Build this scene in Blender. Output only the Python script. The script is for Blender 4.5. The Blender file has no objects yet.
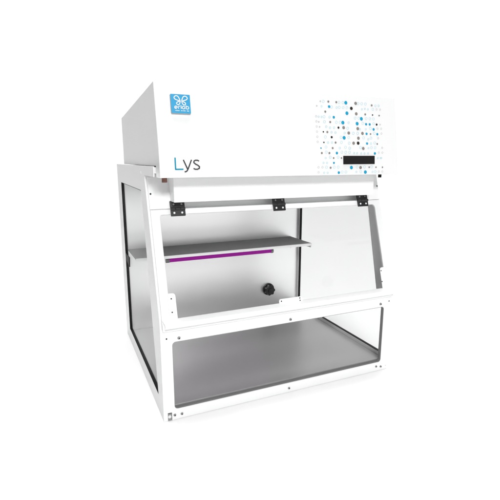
import bpy, bmesh, math
from mathutils import Vector, Matrix
R = math.radians
S = bpy.context.scene
COL = S.collection

# ------------------------------------------------------------------ camera
YAW, PITCH, FPX = -0.414, 0.207, 429.9
cam_d = bpy.data.cameras.new("camera")
cam_d.sensor_width = 36.0
cam_d.lens = 36.0 * FPX / 500.0
cam_d.clip_start, cam_d.clip_end = 0.01, 200.0
cam = bpy.data.objects.new("camera", cam_d)
COL.objects.link(cam)
cam.location = (-0.1897, -0.9621, 0.6382)
cam.rotation_euler = (math.pi / 2 - PITCH, 0.0, YAW)
S.camera = cam

# ------------------------------------------------------------------ studio light
W_ = bpy.data.worlds.new("World")
S.world = W_
W_.use_nodes = True
wn, wl = W_.node_tree.nodes, W_.node_tree.links
wn.clear()
tc = wn.new("ShaderNodeTexCoord")
sx = wn.new("ShaderNodeSeparateXYZ")
wl.new(tc.outputs["Generated"], sx.inputs[0])
# made-up world gradient shaping the light: bright horizon band, dark left, dim zenith
def wmap(sock, f0, f1, t0, t1):
    m = wn.new("ShaderNodeMapRange"); m.interpolation_type = 'SMOOTHSTEP'
    for k_, v_ in zip(("From Min", "From Max", "To Min", "To Max"), (f0, f1, t0, t1)): m.inputs[k_].default_value = v_
    wl.new(sock, m.inputs["Value"]); return m.outputs["Result"]
def wmul(a_, b_):
    m = wn.new("ShaderNodeMath"); m.operation = 'MULTIPLY'
    wl.new(a_, m.inputs[0]); wl.new(b_, m.inputs[1]); return m.outputs[0]
flag_back = wmap(sx.outputs["X"], -0.50, -0.08, 0.0, 1.10)
flag_front = wmap(sx.outputs["X"], -0.68, -0.42, 0.0, 1.10)
mixf = wn.new("ShaderNodeMix"); mixf.data_type = 'FLOAT'
wl.new(wmap(sx.outputs["Y"], 0.15, 0.55, 0.0, 1.0), mixf.inputs[0]); wl.new(flag_back, mixf.inputs[2]); wl.new(flag_front, mixf.inputs[3])
flag = mixf.outputs[0]
zenith_ = wmap(sx.outputs["Z"], 0.40, 0.65, 1.0, 0.25)
# behind the camera: added dark above and below a bright horizon band
low_ = wmap(sx.outputs["Z"], -0.32, -0.05, 0.20, 1.50)
behind = wmap(sx.outputs["Y"], -0.25, 0.05, 1.0, 0.0)
mixb = wn.new("ShaderNodeMix"); mixb.data_type = 'FLOAT'
wl.new(behind, mixb.inputs[0]); mixb.inputs[2].default_value = 1.0
high_ = wmap(sx.outputs["Z"], 0.02, 0.16, 1.0, 0.12)
wl.new(wmul(low_, high_), mixb.inputs[3])
strength = wmul(wmul(flag, zenith_), mixb.outputs[0])
bg = wn.new("ShaderNodeBackground")
bg.inputs["Color"].default_value = (1, 1, 1, 1)
wl.new(strength, bg.inputs["Strength"])
wo = wn.new("ShaderNodeOutputWorld")
wl.new(bg.outputs[0], wo.inputs[0])

def area(name, loc, target, sx_, sy_, power, spread=180):
    d = bpy.data.lights.new(name, 'AREA')
    d.shape = 'RECTANGLE'; d.size = sx_; d.size_y = sy_
    d.energy = power; d.spread = R(spread)
    o = bpy.data.objects.new(name, d); COL.objects.link(o)
    o.location = loc
    o.rotation_euler = (Vector(target) - Vector(loc)).to_track_quat('-Z', 'Y').to_euler()
    return o
area("fill_overhead", (0.6, 2.7, 6.0), (0.6, 2.7, 0), 14.0, 9.0, 345, 40)  # added lamp that keeps the table white right up to the cabinet
area("softbox_key", (-0.45, -3.6, 2.30), (0.35, 0.0, 0.55), 1.1, 0.6, 102)

S.view_settings.view_transform = 'Standard'
S.view_settings.look = 'None'
S.view_settings.exposure = 0.0
S.view_settings.gamma = 1.0
S.cycles.max_bounces = 14
S.cycles.diffuse_bounces = 6
S.cycles.glossy_bounces = 6
S.cycles.transparent_max_bounces = 24

# ------------------------------------------------------------------ materials
def pmat(name, col, rough=0.5, metal=0.0, emit=None, estr=0.0, spec=0.5):
    m = bpy.data.materials.new(name); m.use_nodes = True
    b = m.node_tree.nodes["Principled BSDF"]
    b.inputs["Base Color"].default_value = (*col, 1)
    b.inputs["Roughness"].default_value = rough
    b.inputs["Metallic"].default_value = metal
    b.inputs["Specular IOR Level"].default_value = spec
    if emit:
        b.inputs["Emission Color"].default_value = (*emit, 1)
        b.inputs["Emission Strength"].default_value = estr
    return m

def powder(name, col, rough=0.42):
    """powder-coated sheet: faint orange-peel bump and roughness variation"""
    m = pmat(name, col, rough)
    n, l = m.node_tree.nodes, m.node_tree.links
    b = n["Principled BSDF"]
    t = n.new("ShaderNodeTexCoord")
    nz = n.new("ShaderNodeTexNoise"); nz.inputs["Scale"].default_value = 420; nz.inputs["Detail"].default_value = 2
    l.new(t.outputs["Object"], nz.inputs["Vector"])
    bp = n.new("ShaderNodeBump"); bp.inputs["Strength"].default_value = 0.05; bp.inputs["Distance"].default_value = 0.001
    l.new(nz.outputs["Fac"], bp.inputs["Height"]); l.new(bp.outputs[0], b.inputs["Normal"])
    n2 = n.new("ShaderNodeTexNoise"); n2.inputs["Scale"].default_value = 9
    l.new(t.outputs["Object"], n2.inputs["Vector"])
    r = n.new("ShaderNodeMapRange"); r.inputs["To Min"].default_value = rough - 0.05; r.inputs["To Max"].default_value = rough + 0.05
    l.new(n2.outputs["Fac"], r.inputs["Value"]); l.new(r.outputs[0], b.inputs["Roughness"])
    return m

def brushed(name, col, rough, axis_scale, metal=1.0):
    m = pmat(name, col, rough, metal)
    n, l = m.node_tree.nodes, m.node_tree.links
    b = n["Principled BSDF"]
    t = n.new("ShaderNodeTexCoord"); mp = n.new("ShaderNodeMapping")
    mp.inputs["Scale"].default_value = axis_scale
    nz = n.new("ShaderNodeTexNoise"); nz.inputs["Scale"].default_value = 1.0; nz.inputs["Detail"].default_value = 3
    l.new(t.outputs["Object"], mp.inputs["Vector"]); l.new(mp.outputs[0], nz.inputs["Vector"])
    r = n.new("ShaderNodeMapRange"); r.inputs["To Min"].default_value = rough - 0.025; r.inputs["To Max"].default_value = rough + 0.025
    l.new(nz.outputs["Fac"], r.inputs["Value"]); l.new(r.outputs[0], b.inputs["Roughness"])
    mx = n.new("ShaderNodeMix"); mx.data_type = 'RGBA'
    mx.inputs[6].default_value = (*[c * 0.97 for c in col], 1); mx.inputs[7].default_value = (*[min(1, c * 1.012) for c in col], 1)
    l.new(nz.outputs["Fac"], mx.inputs[0]); l.new(mx.outputs[2], b.inputs["Base Color"])
    return m

def glass(name, tint, f0=0.03, f90=0.32):
    m = bpy.data.materials.new(name); m.use_nodes = True
    n, l = m.node_tree.nodes, m.node_tree.links
    n.clear()
    tr = n.new("ShaderNodeBsdfTransparent"); tr.inputs[0].default_value = (*tint, 1)
    gl = n.new("ShaderNodeBsdfGlossy"); gl.inputs["Roughness"].default_value = 0.03
    lw = n.new("ShaderNodeLayerWeight"); lw.inputs["Blend"].default_value = 0.5
    pw = n.new("ShaderNodeMath"); pw.operation = 'POWER'; pw.inputs[1].default_value = 5.0
    l.new(lw.outputs["Facing"], pw.inputs[0])
    ma = n.new("ShaderNodeMath"); ma.operation = 'MULTIPLY_ADD'; ma.inputs[1].default_value = f90; ma.inputs[2].default_value = f0
    l.new(pw.outputs[0], ma.inputs[0])
    mx = n.new("ShaderNodeMixShader")
    l.new(ma.outputs[0], mx.inputs[0]); l.new(tr.outputs[0], mx.inputs[1]); l.new(gl.outputs[0], mx.inputs[2])
    o = n.new("ShaderNodeOutputMaterial"); l.new(mx.outputs[0], o.inputs[0])
    return m

M = dict(
    white=powder("white_powder_coat", (0.90, 0.902, 0.905)),
    ground=pmat("white_table_surface", (0.95, 0.95, 0.95), 0.8, spec=0.0),
    steel=brushed("brushed_steel", (0.95, 0.95, 0.952), 0.33, (8, 8, 700)),
    steelfloor=brushed("grey_work_surface", (0.64, 0.636, 0.64), 0.36, (6, 700, 6), 0.62),
    steelshelf=brushed("grey_shelf_surface", (0.27, 0.27, 0.27), 0.55, (6, 700, 6), 0.0),
    liner=pmat("grey_inner_face", (0.74, 0.74, 0.74), 0.5),
    black=pmat("black_rubber", (0.006, 0.006, 0.006), 0.6, spec=0.2),
    blackplastic=pmat("black_plastic", (0.011, 0.011, 0.011), 0.4),
    knob=pmat("black_knob", (0.012, 0.012, 0.012), 0.45),
    screw=pmat("screw_steel", (0.36, 0.36, 0.36), 0.3, 1.0),
    darkback=pmat("darkened_inner_face", (0.16, 0.16, 0.16), 0.5),  # shade put into the colour: white sheets' backs darkened to dim wall reflections
    greyrubber=pmat("grey_rubber", (0.27, 0.27, 0.27), 0.7, spec=0.2),
    hole=pmat("dark_hole", (0.02, 0.02, 0.02), 0.8),
    glassside=glass("clear_side_glass", (0.935, 0.938, 0.938), 0.02, 0.12),
    glassdim=glass("dimmed_side_glass", (0.905, 0.908, 0.908), 0.02, 0.12),  # same glass as the left; dimmer light beyond put into its tint
    glassfront=glass("clear_acrylic", (0.978, 0.978, 0.978), 0.006, 0.35),
    tube=pmat("purple_uv_glass", (0.10, 0.008, 0.10), 0.6, spec=0.1, emit=(0.30, 0.012, 0.28), estr=0.75),
    cap=pmat("lamp_cap_grey", (0.30, 0.30, 0.30), 0.4, 0.6),
    blue=pmat("logo_blue", (0.020, 0.35, 0.64), 0.4),
    bluedot=pmat("print_blue", (0.012, 0.35, 0.57), 0.6, spec=0.1),
    ringdot=pmat("print_pale_blue", (0.50, 0.73, 0.79), 0.6, spec=0.1),
    greydot=pmat("print_warm_grey", (0.26, 0.235, 0.22), 0.6, spec=0.1),
    darkdot=pmat("print_dark", (0.03, 0.026, 0.024), 0.6, spec=0.1),
    paledot=pmat("print_pale_grey", (0.60, 0.60, 0.60), 0.6, spec=0.1),
    lblue=pmat("letter_blue", (0.012, 0.30, 0.45), 0.5, spec=0.1),
    lgrey=pmat("letter_grey", (0.055, 0.055, 0.06), 0.5, spec=0.1),
    badgegrey=pmat("badge_grey", (0.40, 0.41, 0.42), 0.5),
    badgewhite=pmat("badge_white", (0.85, 0.87, 0.9), 0.5),
    screen=pmat("black_display", (0.012, 0.010, 0.010), 0.5, spec=0.15),
    brown=pmat("brown_latch", (0.19, 0.085, 0.06), 0.5),
)

# ------------------------------------------------------------------ mesh helpers
class MB:
    def __init__(s): s.v, s.f, s.m = [], [], []
    def add(s, vs, fs, mi=0):
        b = len(s.v); s.v += [tuple(v) for v in vs]
        s.f += [tuple(i + b for i in f) for f in fs]; s.m += [mi] * len(fs)
    def box(s, lo, hi, mi=0):
        (x0, y0, z0), (x1, y1, z1) = lo, hi
        s.add([(x0,y0,z0),(x1,y0,z0),(x1,y1,z0),(x0,y1,z0),(x0,y0,z1),(x1,y0,z1),(x1,y1,z1),(x0,y1,z1)],
              [(0,3,2,1),(4,5,6,7),(0,1,5,4),(1,2,6,5),(2,3,7,6),(3,0,4,7)], mi)
    def prism(s, poly, mapf, d0, d1, mi=0):
        """2-D polygon, mapped by mapf(u, v, depth) at two depths"""
        n = len(poly)
        s.add([mapf(u, v, d0) for u, v in poly] + [mapf(u, v, d1) for u, v in poly],
              [tuple(range(n))[::-1], tuple(range(n, 2 * n))] + [(i, (i + 1) % n, n + (i + 1) % n, n + i) for i in range(n)], mi)
    def plate(s, outer, holes, mapf, d0, d1, mi=0, mi_back=None, mi_hole=None):
        """flat sheet with holes"""
        bm = bmesh.new()
        for lp in [outer] + holes:
            vs = [bm.verts.new((u, v, 0)) for u, v in lp]
            for i in range(len(vs)): bm.edges.new((vs[i], vs[(i + 1) % len(vs)]))
        bmesh.ops.triangle_fill(bm, edges=bm.edges[:], use_beauty=True, normal=(0, 0, 1))
        bm.verts.index_update()
        pts = [(v.co.x, v.co.y) for v in bm.verts]
        fs = [tuple(v.index for v in f.verts) for f in bm.faces]
        bm.free()
        n = len(pts)
        s.add([mapf(u, v, d0) for u, v in pts], [f[::-1] for f in fs], mi)
        s.add([mapf(u, v, d1) for u, v in pts], fs, mi if mi_back is None else mi_back)
        for k, lp in enumerate([outer] + holes):
            m = len(lp)
            s.add([mapf(u, v, d0) for u, v in lp] + [mapf(u, v, d1) for u, v in lp],
                  [(i, (i + 1) % m, m + (i + 1) % m, m + i) for i in range(m)],
                  mi if (k == 0 or mi_hole is None) else mi_hole)
    def rim(s, loop, width, mapf, d0, d1, mi=0):
        """band of a given inward width following a closed loop (a gasket)"""
        inner = inset(loop, width); m = len(loop)
        vs = [mapf(u, v, d) for d in (d0, d1) for u, v in loop] + [mapf(u, v, d) for d in (d0, d1) for u, v in inner]
        fs = []
        for i in range(m):
            j = (i + 1) % m
            fs += [(i, j, m + j, m + i), (2*m + i, 3*m + i, 3*m + j, 2*m + j), (i, 2*m + i, 2*m + j, j), (m + i, m + j, 3*m + j, 3*m + i)]
        s.add(vs, fs, mi)
    def cyl(s, a, b, r0, r1=None, seg=24, mi=0):
        r1 = r0 if r1 is None else r1
        a, b = Vector(a), Vector(b); ax = (b - a).normalized()
        u = ax.orthogonal().normalized(); w = ax.cross(u)
        ring = lambda c, r: [c + (u * math.cos(t) + w * math.sin(t)) * r for t in [2 * math.pi * i / seg for i in range(seg)]]
        s.add(ring(a, r0) + ring(b, r1), [tuple(range(seg))[::-1], tuple(range(seg, 2 * seg))] +
              [(i, (i + 1) % seg, seg + (i + 1) % seg, seg + i) for i in range(seg)], mi)
    def ribbon(s, pts, w, mapf, d0, d1, mi=0, closed=False):
        """stroke of width w along a 2-D polyline, raised between two depths"""
        P = [Vector(p) for p in pts]; n = len(P); L_, R_ = [], []
        for i in range(n):
            a = P[i - 1] if (i or closed) else P[i]; b = P[(i + 1) % n] if (i < n - 1 or closed) else P[i]
            if closed or 0 < i < n - 1:
                t1, t2 = (P[i] - a).normalized(), (b - P[i]).normalized(); t = (t1 + t2)
                t = t.normalized() if t.length > 1e-6 else t1
                k = 1 / max(0.5, t.dot(t1))
            else: t = (b - a).normalized(); k = 1
            nn = Vector((-t.y, t.x)) * (w / 2 * k)
            L_.append(P[i] + nn); R_.append(P[i] - nn)
        vs = [mapf(p.x, p.y, d) for d in (d0, d1) for q in (L_, R_) for p in q]
        fs = []
        for i in range(n if closed else n - 1):
            j = (i + 1) % n
            fs += [(i, n + i, n + j, j), (2*n + i, 2*n + j, 3*n + j, 3*n + i), (i, j, 2*n + j, 2*n + i), (n + i, 3*n + i, 3*n + j, n + j)]
        if not closed: fs += [(0, 2*n, 3*n, n), (n - 1, 2*n - 1, 4*n - 1, 3*n - 1)]
        s.add(vs, fs, mi)

def inset(loop, w):
    n = len(loop); P = [Vector(p) for p in loop]
    area2 = sum(P[i].x * P[(i + 1) % n].y - P[(i + 1) % n].x * P[i].y for i in range(n))
    sg = 1 if area2 > 0 else -1; out = []
    for i in range(n):
        t1, t2 = (P[i] - P[i - 1]).normalized(), (P[(i + 1) % n] - P[i]).normalized()
        n1, n2 = Vector((-t1.y, t1.x)) * sg, Vector((-t2.y, t2.x)) * sg
        b = (n1 + n2).normalized(); out.append(P[i] + b * (w / max(0.35, b.dot(n1))))
    return [(p.x, p.y) for p in out]

def rounded(poly, r, seg=6):
    out = []; n = len(poly); P = [Vector(p) for p in poly]
    rs = r if isinstance(r, (list, tuple)) else [r] * n
    for i in range(n):
        if rs[i] <= 0: out.append(tuple(P[i])); continue
        d1, d2 = (P[i - 1] - P[i]).normalized(), (P[(i + 1) % n] - P[i]).normalized()
        ang = d1.angle(d2); t = rs[i] / math.tan(ang / 2)
        c = P[i] + (d1 + d2).normalized() * (rs[i] / math.sin(ang / 2))
        a, b = P[i] + d1 * t - c, P[i] + d2 * t - c
        a0 = math.atan2(a.y, a.x); da = (math.atan2(b.y, b.x) - a0 + math.pi) % (2 * math.pi) - math.pi
        for k in range(seg + 1):
            q = a0 + da * k / seg; out.append((c.x + rs[i] * math.cos(q), c.y + rs[i] * math.sin(q)))
    return out

def circle(cx, cy, r, n=20): return [(cx + r * math.cos(2 * math.pi * i / n), cy + r * math.sin(2 * math.pi * i / n)) for i in range(n)]

ORG = {}
def obj(name, mb, mats, parent=None, bevel=0.0, smooth=None, label=None):
    """link a built mesh as ONE object with its origin at its own centre"""
    lo = Vector([min(v[i] for v in mb.v) for i in range(3)]); hi = Vector([max(v[i] for v in mb.v) for i in range(3)])
    c = (lo + hi) / 2
    me = bpy.data.meshes.new(name)
    me.from_pydata([tuple(Vector(v) - c) for v in mb.v], [], mb.f)
    for m in (mats if isinstance(mats, (list, tuple)) else [mats]): me.materials.append(M[m])
    me.polygons.foreach_set("material_index", mb.m)
    bm = bmesh.new(); bm.from_mesh(me)
    bmesh.ops.remove_doubles(bm, verts=bm.verts[:], dist=1e-6)
    bmesh.ops.recalc_face_normals(bm, faces=bm.faces[:]); bm.to_mesh(me); bm.free()
    o = bpy.data.objects.new(name, me); COL.objects.link(o)
    ORG[o] = c
    o.location = c - (ORG[parent] if parent else Vector((0, 0, 0)))
    if parent: o.parent = parent
    if bevel:
        b = o.modifiers.new("edge_bevel", 'BEVEL'); b.width = bevel; b.segments = 2; b.limit_method = 'ANGLE'; b.angle_limit = R(35)
    if smooth:
        for p in me.polygons: p.use_smooth = True
        me.set_sharp_from_angle(angle=R(smooth))
    if label: o["label"] = label
    return o

def copy_part(o, shift):
    """a copy of a part with copies of its sub-parts"""
    c = o.copy(); COL.objects.link(c); c.parent = o.parent; c.location = o.location + Vector(shift)
    ORG[c] = ORG[o] + Vector(shift)
    for ch in list(o.children):
        k = ch.copy(); COL.objects.link(k); k.parent = c
    return c
DOTS = [('b', 0.5104, 0.7842, 0.0052), ('b', 0.512, 0.7576, 0.0052), ('b', 0.4974, 0.733, 0.0052), ('b', 0.543, 0.7319, 0.0052), ('b', 0.5577, 0.7449, 0.0052), ('b', 0.4986, 0.6943, 0.0052), ('b', 0.4575, 0.7719, 0.0039), ('b', 0.47, 0.7457, 0.0039), ('b', 0.5964, 0.7184, 0.0039), ('b', 0.4733, 0.6551, 0.0039), ('b', 0.5966, 0.6548, 0.0039), ('b', 0.5723, 0.7313, 0.0037), ('b', 0.5842, 0.7312, 0.0037), ('b', 0.5721, 0.7062, 0.0037), ('b', 0.6081, 0.706, 0.0037), ('b', 0.5719, 0.6807, 0.0037), ('b', 0.4253, 0.6672, 0.0022), ('g', 0.5417, 0.7842, 0.0046), ('g', 0.5419, 0.7573, 0.0046), ('g', 0.4989, 0.7203, 0.0046), ('g', 0.5439, 0.719, 0.0046), ('g', 0.5141, 0.7069, 0.0046), ('g', 0.5444, 0.6942, 0.0046), ('g', 0.5278, 0.681, 0.0046), ('g', 0.5583, 0.6676, 0.0046), ('g', 0.5585, 0.707, 0.0046), ('g', 0.4561, 0.7844, 0.0031), ('g', 0.4805, 0.7841, 0.0031), ('g', 0.4449, 0.7588, 0.0031), ('g', 0.458, 0.7332, 0.0031), ('g', 0.4474, 0.7078, 0.0031), ('g', 0.5712, 0.7569, 0.0031), ('g', 0.4709, 0.6817, 0.0031), ('g', 0.4608, 0.6676, 0.0031), ('g', 0.4501, 0.655, 0.0031), ('g', 0.5944, 0.7816, 0.0031), ('g', 0.4271, 0.6549, 0.0031), ('g', 0.5853, 0.706, 0.0026), ('g', 0.6059, 0.6801, 0.0026), ('g', 0.6178, 0.7556, 0.0026), ('g', 0.4631, 0.6425, 0.0026), ('g', 0.4873, 0.6425, 0.0026), ('d', 0.527, 0.7706, 0.0048), ('d', 0.5426, 0.6813, 0.0048), ('d', 0.4826, 0.7198, 0.0033), ('d', 0.4598, 0.6951, 0.0033), ('d', 0.6076, 0.7314, 0.0033), ('d', 0.4354, 0.708, 0.0022), ('d', 0.4351, 0.6816, 0.0022), ('d', 0.5956, 0.7563, 0.0022), ('p', 0.432, 0.7841, 0.0024), ('p', 0.4251, 0.7202, 0.0024), ('p', 0.4204, 0.7721, 0.0024), ('p', 0.4237, 0.7325, 0.0024), ('p', 0.6192, 0.7318, 0.0024), ('o', 0.4806, 0.7704, 0.0036), ('o', 0.4572, 0.7457, 0.0036), ('o', 0.4449, 0.7212, 0.0036), ('o', 0.4568, 0.7191, 0.0036), ('o', 0.469, 0.7194, 0.0036), ('o', 0.4602, 0.7076, 0.0036), ('o', 0.4723, 0.7069, 0.0036), ('o', 0.5014, 0.7066, 0.0036), ('o', 0.4477, 0.6813, 0.0036), ('o', 0.4598, 0.6815, 0.0036), ('o', 0.6071, 0.7812, 0.0036), ('o', 0.618, 0.7817, 0.0036), ('o', 0.5852, 0.6809, 0.0036), ('o', 0.483, 0.6678, 0.0036), ('o', 0.5157, 0.7336, 0.0036), ('o', 0.5768, 0.6922, 0.0036), ('o', 0.5508, 0.7177, 0.0036), ('o', 0.5287, 0.7068, 0.0046), ('o', 0.5428, 0.7066, 0.0046), ('o', 0.5138, 0.6808, 0.0046), ('o', 0.5144, 0.6681, 0.0046), ('o', 0.5113, 0.7191, 0.0046), ('o', 0.5281, 0.6555, 0.003), ('o', 0.5378, 0.6555, 0.003), ('o', 0.5508, 0.6551, 0.003), ('o', 0.562, 0.6551, 0.003), ('o', 0.5738, 0.6552, 0.003), ('o', 0.5612, 0.7701, 0.003), ('o', 0.5712, 0.7716, 0.003), ('o', 0.5809, 0.7704, 0.003), ('o', 0.433, 0.7453, 0.003), ('o', 0.4387, 0.6424, 0.003), ('o', 0.6188, 0.6427, 0.003), ('o', 0.5759, 0.6688, 0.003), ('o', 0.5705, 0.7182, 0.003), ('o', 0.4241, 0.7454, 0.003), ('o', 0.4346, 0.7718, 0.003), ('b', 0.5189, 0.6178, 0.0052), ('b', 0.5646, 0.6055, 0.0052), ('b', 0.4787, 0.6051, 0.0039), ('b', 0.4637, 0.6301, 0.0031), ('g', 0.5487, 0.6176, 0.0046), ('g', 0.4534, 0.6178, 0.0031), ('g', 0.5773, 0.6183, 0.0025), ('g', 0.6003, 0.6182, 0.0025), ('g', 0.6225, 0.618, 0.0025), ('o', 0.4333, 0.6052, 0.003), ('o', 0.4442, 0.6051, 0.003), ('o', 0.4427, 0.6301, 0.003), ('o', 0.535, 0.6064, 0.003), ('o', 0.4318, 0.6302, 0.003), ('o', 0.6157, 0.6426, 0.003), ('o', 0.6066, 0.6426, 0.003), ('o', 0.5887, 0.6058, 0.003)]
# ------------------------------------------------------------------ setting
g = MB()
g.box((-3.0, -0.80, -0.03), (4.2, 4.0, 0.0))      # white table the cabinet stands on
ground = obj("ground", g, "ground"); ground["kind"] = "structure"

# ------------------------------------------------------------------ cabinet
W, D, T = 0.70, 0.6246, 0.010
Z0 = 0.0008                                    # underside just above the table
HT = 0.6235                                    # top of the body
FH = 0.2395                                    # height of the low front panel
VT, VB = (0.0755, 0.5205), (-0.012, 0.2405)    # sloped sash plane: top and bottom (y, z)
PT = (0.0995, 0.5965)                          # top of the sloped plate above the sash
XF = 0.005
root = bpy.data.objects.new("laminar_flow_cabinet", None); COL.objects.link(root)
root.empty_display_size = 0.2
root.location = (0.35, 0.31, 0.0); ORG[root] = Vector(root.location)
root["label"] = "white benchtop laminar flow cabinet with sloped clear sash, side windows and steel interior"
root["category"] = "laminar cabinet"

def mx_(x0, sgn):                              # side sheets: (y, z, depth) -> world
    return lambda u, v, d: (x0 + sgn * d, u, v)
front = lambda u, v, d: (u, d, v)              # (x, z, y)
nl = math.hypot(VT[0] - VB[0], VT[1] - VB[1])
ty, tz = (VT[0] - VB[0]) / nl, (VT[1] - VB[1]) / nl
def sash(u, s, d):                             # x, height z on the sash plane, depth inward (+)
    k = (s - VB[1]) / (VT[1] - VB[1])
    return (u, VB[0] + (VT[0] - VB[0]) * k + d * tz, s - d * ty)
pl = math.hypot(PT[0] - VT[0], PT[1] - VT[1]); py_, pz_ = (PT[0] - VT[0]) / pl, (PT[1] - VT[1]) / pl
def platep(u, s, d):
    k = (s - VT[1]) / (PT[1] - VT[1])
    return (u, VT[0] + (PT[0] - VT[0]) * k + d * pz_, s - d * py_)

# side panels, each with window opening, gasket and pane
prof = [(0.0, Z0), (D, Z0), (D, HT), (0.032, HT), (0.032, 0.6012), (PT[0] + .006, 0.6012), (VT[0] + .006, VT[1]), (0.004, FH + .03), (0.0, FH)]
def opening(front_edge):
    return rounded([(0.5395, 0.0451), (0.5395, 0.5654)] + front_edge, [.004, .004, .006] + [0] * (len(front_edge) - 2) + [.004], 4)
lining = [(0.014, Z0 + .034), (0.550, Z0 + .034), (0.550, 0.600), (PT[0] + .012, 0.600), (VT[0] + .012, VT[1]), (0.012, FH + .02), (0.014, FH)]
def side(x0, sgn, hole):
    p = MB()
    p.plate(prof, [hole], mx_(x0, sgn), 0.0, T)
    if sgn > 0: p.prism([(-0.009, HT), (-0.006, 0.6012), (0.0318, 0.6012), (0.0318, HT)], mx_(x0, sgn), 0.0, 0.0022)
    o = obj("side_panel", p, "white", root)
    k = MB(); k.plate(lining, [inset(hole, -0.0008)], mx_(x0, sgn), T + .0001, T + .0007); obj("inner_lining", k, "liner", o)
    k = MB(); k.rim(inset(hole, 0.0002), 0.0013, mx_(x0, sgn), 0.0003, T - 0.0003); obj("gasket", k, "black", o)
    k = MB(); k.prism(inset(hole, 0.0017), mx_(x0, sgn), *((0.004, 0.0065) if sgn > 0 else (0.0012, 0.0030))); obj("window_pane", k, "glassside" if sgn > 0 else "glassdim", o)
    return o
sl = side(0.0, 1, opening([(0.160, 0.5623), (0.128, 0.4145), (0.095, 0.2475), (0.055, 0.0451)]))
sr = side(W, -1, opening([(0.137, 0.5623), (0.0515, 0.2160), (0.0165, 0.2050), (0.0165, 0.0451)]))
k = MB(); k.cyl((-0.0012, 0.1474, 0.6069), (0.0004, 0.1474, 0.6069), 0.0030); obj("rivet", k, "white", sl, smooth=40)

# body deck, back, interior
k = MB(); k.box((T, 0.618, Z0), (W - T, D, HT - .004)); obj("back_panel", k, "white", root, .001)
k = MB(); k.box((T + .0005, 0.0335, HT - .016), (W - T - .0005, 0.6175, HT - .002)); obj("top_deck", k, "liner", root)
k = MB(); k.box((T + .0005, 0.552, 0.030), (W - T - .0005, 0.556, 0.6065)); bw = obj("back_wall", k, "steel", root)
k = MB(); k.box((T + .0008, 0.0125, 0.028), (W - T - .0008, 0.551, 0.0335)); obj("work_surface", k, "steelfloor", root, .0006)

# low front panel with its window
xl, xr, zb, zt = 0.0279, 0.6721, 0.0289, 0.2077
fw_ = rounded([(xl, zb), (xr, zb), (xr, zt), (xl, zt)], [.009, .009, .009, .009], 8)
outer = [(0.0205, Z0), (W - .0115, Z0), (W - .0085, Z0 + .004), (W - .0085, FH), (0.0085, FH), (0.0085, 0.022), (0.0205, 0.022)]
p = MB(); p.plate(outer, [fw_], front, -0.001, 0.011, 0, mi_back=1)
fp = obj("front_panel", p, ["white", "darkback"], root, .0008)
k = MB(); k.rim(inset(fw_, .0002), .0012, front, .0000, .0108); obj("gasket", k, "greyrubber", fp)
k = MB(); k.prism(inset(fw_, .0016), front, 0.003, 0.006); obj("window_pane", k, "glassfront", fp)
def screw(x, z, parent, r=0.0042):
    k = MB(); k.cyl((x, -0.0012, z), (x, -0.0034, z), r, r * .8, 20); k.cyl((x, -0.0034, z), (x, -0.0040, z), r * .45, r * .4, 6, 1)
    return obj("screw", k, ["screw", "hole"], parent, smooth=40)
for x, z in [(0.0449, .216), (0.352, .2161), (0.6573, .2174), (0.0275, .0137), (0.0455, .0128), (0.3517, .0131), (0.6556, .0165), (0.6734, .0128)]:
    screw(x, z, fp, 0.0042 if z > .1 else .0036)
for x, z in [(0.0145, .2187), (0.689, .2225)]:
    k = MB(); k.cyl((x, -0.0011, z), (x, -0.0016, z), .0020, seg=14); obj("screw_hole", k, "hole", fp)
for x0, x1 in ((0.0095, 0.0195), (W - .0085, W - .0055)):
    k = MB(); k.box((x0, 0.0008, Z0), (x1, 0.0075, 0.019)); k.cyl(((x0 + x1) / 2, 0.0008, 0.012), ((x0 + x1) / 2, -0.002, 0.012), min(.004, (x1 - x0) / 2.2), seg=16, mi=1)
    obj("corner_bracket", k, ["screw", "liner"], root)

# sloped plate above the sash, rail and hinges
p = MB(); ra, rb = 0.0563, W - 0.0563
p.plate([(XF, VT[1] + .0008), (ra, VT[1] + .0008), (ra, .5400), (rb, .5400), (rb, VT[1] + .0008), (W - XF, VT[1] + .0008), (W - XF, PT[1]), (XF, PT[1])], [], platep, 0.0, 0.006)
p.prism([(VT[0] + .0064, VT[1] - .006), (VT[0] + .034, VT[1] - .006), (VT[0] + .034, .5700), (VT[0] + .030, .5700), (VT[0] + .030, VT[1] - .001), (VT[0] + .0064, VT[1] - .001)], lambda u, v, d: (d, u, v), ra - .004, rb + .004)
hp = obj("hinge_plate", p, "white", root)
for x, z in ((0.0096, 0.5574), (0.6925, 0.5601)):
    k = MB(); k.prism(circle(x, z, .0022, 16), platep, -0.0006, 0.0004); obj("screw_hole", k, "hole", hp)
k = MB(); k.add([], []); 
yb = lambda z: VT[0] + (PT[0] - VT[0]) * (z - VT[1]) / (PT[1] - VT[1])
rp = [(0.045, 0.5385), (yb(.5385) - .0004, 0.5385), (yb(.6005) - .0004, 0.6005), (0.045, 0.6005)]
k.prism(rp, lambda u, v, d: (d, u, v), 0.0563, W - 0.0563)
obj("front_rail", k, "white", root, .0012)

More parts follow.
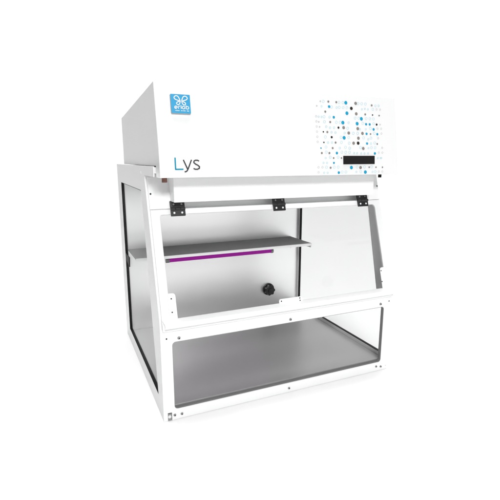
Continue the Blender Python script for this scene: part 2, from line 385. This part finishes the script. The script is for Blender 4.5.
def hinge(x):
    k = MB(); w = .0182
    k.prism(rounded([(x - w, .5222), (x + w, .5222), (x + w, .5386), (x - w, .5386)], .0012, 3), platep, -0.0040, 0.0005)
    k.prism(rounded([(x - w, .5025), (x + w, .5025), (x + w, .5185), (x - w, .5185)], .0012, 3), sash, -0.0045, -0.0003)
    for a, b in ((-w, -w * .38), (-w * .34, w * .34), (w * .38, w)):
        y = VT[0] - .0040; k.cyl((x + a, y, VT[1]), (x + b, y, VT[1]), .0040, seg=20)
    h = obj("hinge", k, "blackplastic", root, .0005, label=None)
    for dx in (-.0098, .0098):
        for f, z in ((platep, .5300), (sash, .5100)):
            k = MB(); a, b = Vector(f(x + dx, z, -.0046)), Vector(f(x + dx, z, -.0058)); k.cyl(a, b, .0027, .0021, 14)
            obj("screw", k, "screw" if z > .52 else "badgewhite", h, smooth=40)
    return h
h0 = hinge(0.0713)
for x in (0.3505, 0.6287): copy_part(h0, (x - 0.0713, 0, 0))

# sash: frame, pane, tabs, handle lip
vw = rounded([(.0262, .2640), (W - .0262, .2640), (W - .0262, .5075), (.0262, .5075)], [.004, .004, .010, .006], 8)
p = MB(); p.plate([(XF, VB[1]), (W - XF, VB[1]), (W - XF, VT[1] - .0006), (XF, VT[1] - .0006)], [vw], sash, 0.0, 0.006, 0, mi_back=1)
sa = obj("sash", p, ["white", "darkback"], root, .0008)
k = MB(); k.prism(inset(vw, .0003), sash, 0.0015, 0.0045); obj("window_pane", k, "glassfront", sa)
def tab(poly, rr, holes):
    k = MB(); k.prism(rounded(poly, rr, 6), sash, -0.0026, -0.0003)
    for x, z in holes: k.prism(circle(x, z, .0017, 14), sash, -0.0030, -0.0022, 1)
    return obj("bracket_tab", k, ["white", "hole"], sa)
tab([(.0235, .2610), (.0425, .2610), (.0425, .3255), (.0235, .3255)], [0, 0, .007, 0], [(.0319, .3134), (.0308, .2828)])
tab([(W - .0425, .2610), (W - .0235, .2610), (W - .0235, .3255), (W - .0425, .3255)], [0, 0, .003, .007], [(.6604, .3164), (.6585, .2859)])
tab([(.3150, .2610), (.3850, .2610), (.3850, .2775), (.3150, .2775)], [0, 0, .006, .006], [(.3215, .2720), (.3775, .2735), (.3775, .2675)])
k = MB()
lip = [(-.0026, .2672), (-.0330, .2668), (-.0348, .2650), (-.0348, .2560), (-.0330, .2560), (-.0330, .2632), (-.0052, .2636), (-.0056, .2615)]
k.prism(lip, lambda u, v, d: (d, u, v), XF + .001, W - XF - .001)
obj("handle_lip", k, "white", sa)

# shelf, brackets, lamp, knob
k = MB(); k.box((T + .002, .392, .3285), (.6570, .5515, .3325)); k.box((T + .002, .3900, .3235), (.6570, .3919, .3327), 1)
sh = obj("shelf", k, ["steelshelf", "white"], root)
for poly, x0, x1, m in (([(.4580, .3235), (.5384, .3235), (.5384, .3010), (.4660, .2900)], .0006, .0034, "black"),
                        ([(.3925, .3282), (.5510, .3282), (.5510, .285), (.46, .3150), (.3925, .3165)], .6540, .6570, "liner")):
    k = MB(); k.prism(poly, lambda u, v, d: (d, u, v), x0, x1)
    obj("shelf_bracket", k, m, sh)
Y, Zt = .460, .3020
k = MB(); k.cyl((.1335, Y, Zt), (.5200, Y, Zt), .0078, seg=28); lt = obj("uv_lamp", k, "tube", root, smooth=40)
for a, b in ((.1215, .1335), (.5200, .5290)):
    k = MB(); k.cyl((a, Y, Zt), (b, Y, Zt), .0088, seg=24); k.box((min(a, b), Y - .006, Zt + .006), (max(a, b), Y + .006, .3282))
    obj("lamp_holder", k, "cap", lt, smooth=40)
kx, kz = .5565, .1215
k = MB(); k.cyl((kx, .5518, kz), (kx, .5450, kz), .0250, .0245, 32)
lob = []
for i in range(72):
    t = 2 * math.pi * i / 72; lob.append((kx - .001 + (.0200 + .0018 * math.cos(7 * t)) * math.cos(t), kz + (.0200 + .0018 * math.cos(7 * t)) * math.sin(t)))
k.prism(lob, front, .5449, .5280); k.cyl((kx - .001, .5279, kz), (kx - .001, .5240, kz), .0105, .0095, 24)
obj("valve_knob", k, "knob", root, .0008, smooth=35)

# control head
HX0, HX1 = 0.014, W - 0.020
HF = [(-.0085, .5987), (-.0030, .660), (.0225, .805)]
hb, htp = HF[0], HF[-1]
hprof = [hb, (.0325, .5987), (.0325, HT + .0008), (.545, HT + .0008), (.545, .771)] + HF[:0:-1]
k = MB(); k.prism(hprof, lambda u, v, d: (d, u, v), HX0, HX1)
hd = obj("control_head", k, "white", root, .0012, smooth=20)
def face(u, z, d):                              # point on the head's front face, d outward
    i = max(q for q in range(len(HF) - 1) if q == 0 or z >= HF[q][1])
    (y0, z0), (y1, z1) = HF[i], HF[i + 1]
    y = y0 + (y1 - y0) * (z - z0) / (z1 - z0); L_ = math.hypot(y1 - y0, z1 - z0)
    return (u, y - d * (z1 - z0) / L_, z + d * (y1 - y0) / L_)
k = MB(); k.prism([(.4980, .6480), (.5997, .6485), (.5997, .6268), (.4980, .6264)], face, 0.0003, 0.0022)
obj("display_window", k, "screen", hd, .0004)
MI = {'b': 0, 'g': 1, 'd': 2, 'o': 3, 'p': 4}
k = MB()
for kd, x, z, r in DOTS:
    x += .0050; r *= .9
    if kd == 'o': k.ribbon(circle(x, z, r * .8, 18), .0009, face, .0002, .0006, 3, True)
    else: k.prism(circle(x, z, r, 18), face, .0002, .0006, MI[kd])
for i in range(18):                             # pale outlined rings in the free cells of the print's grid
    for j in range(16):
        x, z = .4215 + .0121 * i, .7970 - .0127 * j
        if (i * 7 + j * 11 + i * j) % 10 < 4 or j == 0: continue
        if .491 < x < .606 and .620 < z < .654: continue
        if any(abs(x - .0050 - d[1]) < .0072 and abs(z - d[2]) < .0072 for d in DOTS): continue
        edge = i < 2 or i > 15 or j == 0
        k.ribbon(circle(x, z, .0024 if edge else .0033, 18), .0008, face, .0002, .0005, 4 if edge else 3, True)
obj("dotted_print", k, ["bluedot", "greydot", "darkdot", "ringdot", "paledot"], hd)
# raised blue badge with butterfly emblem
lx0, lx1, lz0, lz1 = .0480, .0918, .7372, .7778
k = MB(); k.prism(rounded([(lx0, lz0), (lx1, lz0), (lx1, lz1), (lx0, lz1)], .0012, 4), face, .0003, .0058)
bd = obj("badge", k, ["badgegrey"], root, .0003)
k = MB(); k.prism(rounded([(lx0, lz0), (lx1, lz0), (lx1, lz1), (lx0, lz1)], .0012, 4), face, .0059, .0068)
obj("face_plate", k, "blue", bd)
def bf(u, v): return (lx0 + (lx1 - lx0) * u, lz1 - (lz1 - lz0) * v)
def loopc(cu, cv, ru, rv, rot):
    out = []
    for i in range(24):
        t = 2 * math.pi * i / 24; a, b = ru * math.cos(t), rv * math.sin(t)
        out.append(bf(cu + a * math.cos(rot) - b * math.sin(rot), cv + a * math.sin(rot) + b * math.cos(rot)))
    return out
def wing(cu, cv, su, sv, lu, lv):              # teardrop wing from the body outward
    out = []
    for i in range(28):
        t = 2 * math.pi * i / 28; q = (1 - math.cos(t)) / 2; wd = .62 * math.sin(t) * q ** .8
        a, b = q * .80 + wd * .55, q * .80 - wd * .55
        out.append(bf(cu + su * (lu * a + .03), cv + sv * lv * b))
    return out[1:]
k = MB()
for lp in (wing(.515, .36, -1, -1, .34, .30), wing(.515, .36, 1, -1, .34, .30), wing(.515, .36, -1, 1, .22, .22), wing(.515, .36, 1, 1, .22, .22)):
    k.ribbon(lp, .0019, face, .0069, .0072, 0, True)
obj("emblem", k, "badgewhite", bd)
k = MB()
def st(pts, w=.0016): k.ribbon([bf(*p) for p in pts], w, face, .0069, .0072)
def arc(cu, cv, ru, rv, a0, a1, n=10): return [(cu + ru * math.cos(R(a0 + (a1 - a0) * i / n)), cv - rv * math.sin(R(a0 + (a1 - a0) * i / n))) for i in range(n + 1)]
lw, by, hh = .068, .70, .070
c = .24; st([(c - lw, by), (c + lw, by)] + arc(c, by, lw, hh, 0, 300, 14)[1:])
c = .385; st([(c - .02, by + hh), (c - .02, by - hh)]); st(arc(c + .04, by, .06, hh, 180, 70, 6))
c = .500; st([(c, by + hh), (c, by - .125)])
c = .625; st(arc(c, by, lw, hh, 20, 340, 14)); st([(c + lw, by - hh), (c + lw, by + hh)])
c = .830; st([(c - lw, by + hh), (c - lw, by - .125)]); st(arc(c, by, lw, hh, 160, -160, 14))
for i in range(12):
    if i not in (4, 9): st([(.19 + .06 * i, .87), (.19 + .06 * i + .045, .87)], .0016 if i % 3 else .0010)
obj("lettering", k, "badgewhite", bd)
# large lettering on the head
k = MB()
lt_ = lambda pts, w, mi: k.ribbon(pts, w, face, .0003, .0009, mi)
lt_([(.0497, .6428), (.0497, .6173 - .0014)], .0030, 0); lt_([(.0497, .6173), (.0672, .6173)], .0029, 0)
lt_([(.0682, .638), (.0773, .6168)], .0027, 1)
lt_([(.087, .638), (.0779, .6174), (.0756, .6137), (.0728, .6119), (.0698, .6117)], .0027, 1)
lt_([(.1046, .6352), (.1009, .6369), (.0959, .6370), (.0926, .6350), (.0922, .6318), (.0962, .6284), (.1015, .6258), (.1050, .6226), (.1046, .6192), (.1002, .6171), (.0949, .6170), (.0908, .6188)], .0027, 1)
obj("lettering", k, ["lblue", "lgrey"], hd)
# small catches under the head
for x0, z0, m, hw in ((.0315, .5905, "brown", .0058), (.6500, .5920, "black", .0040)):
    k = MB(); k.box((x0 - hw, .025, z0 - .0035), (x0 + hw, .0315, .5985)); k.cyl((x0 - .002, .0249, z0), (x0 - .002, .0225, z0), .0028, seg=14)
    obj("catch", k, m, hd, .0008)
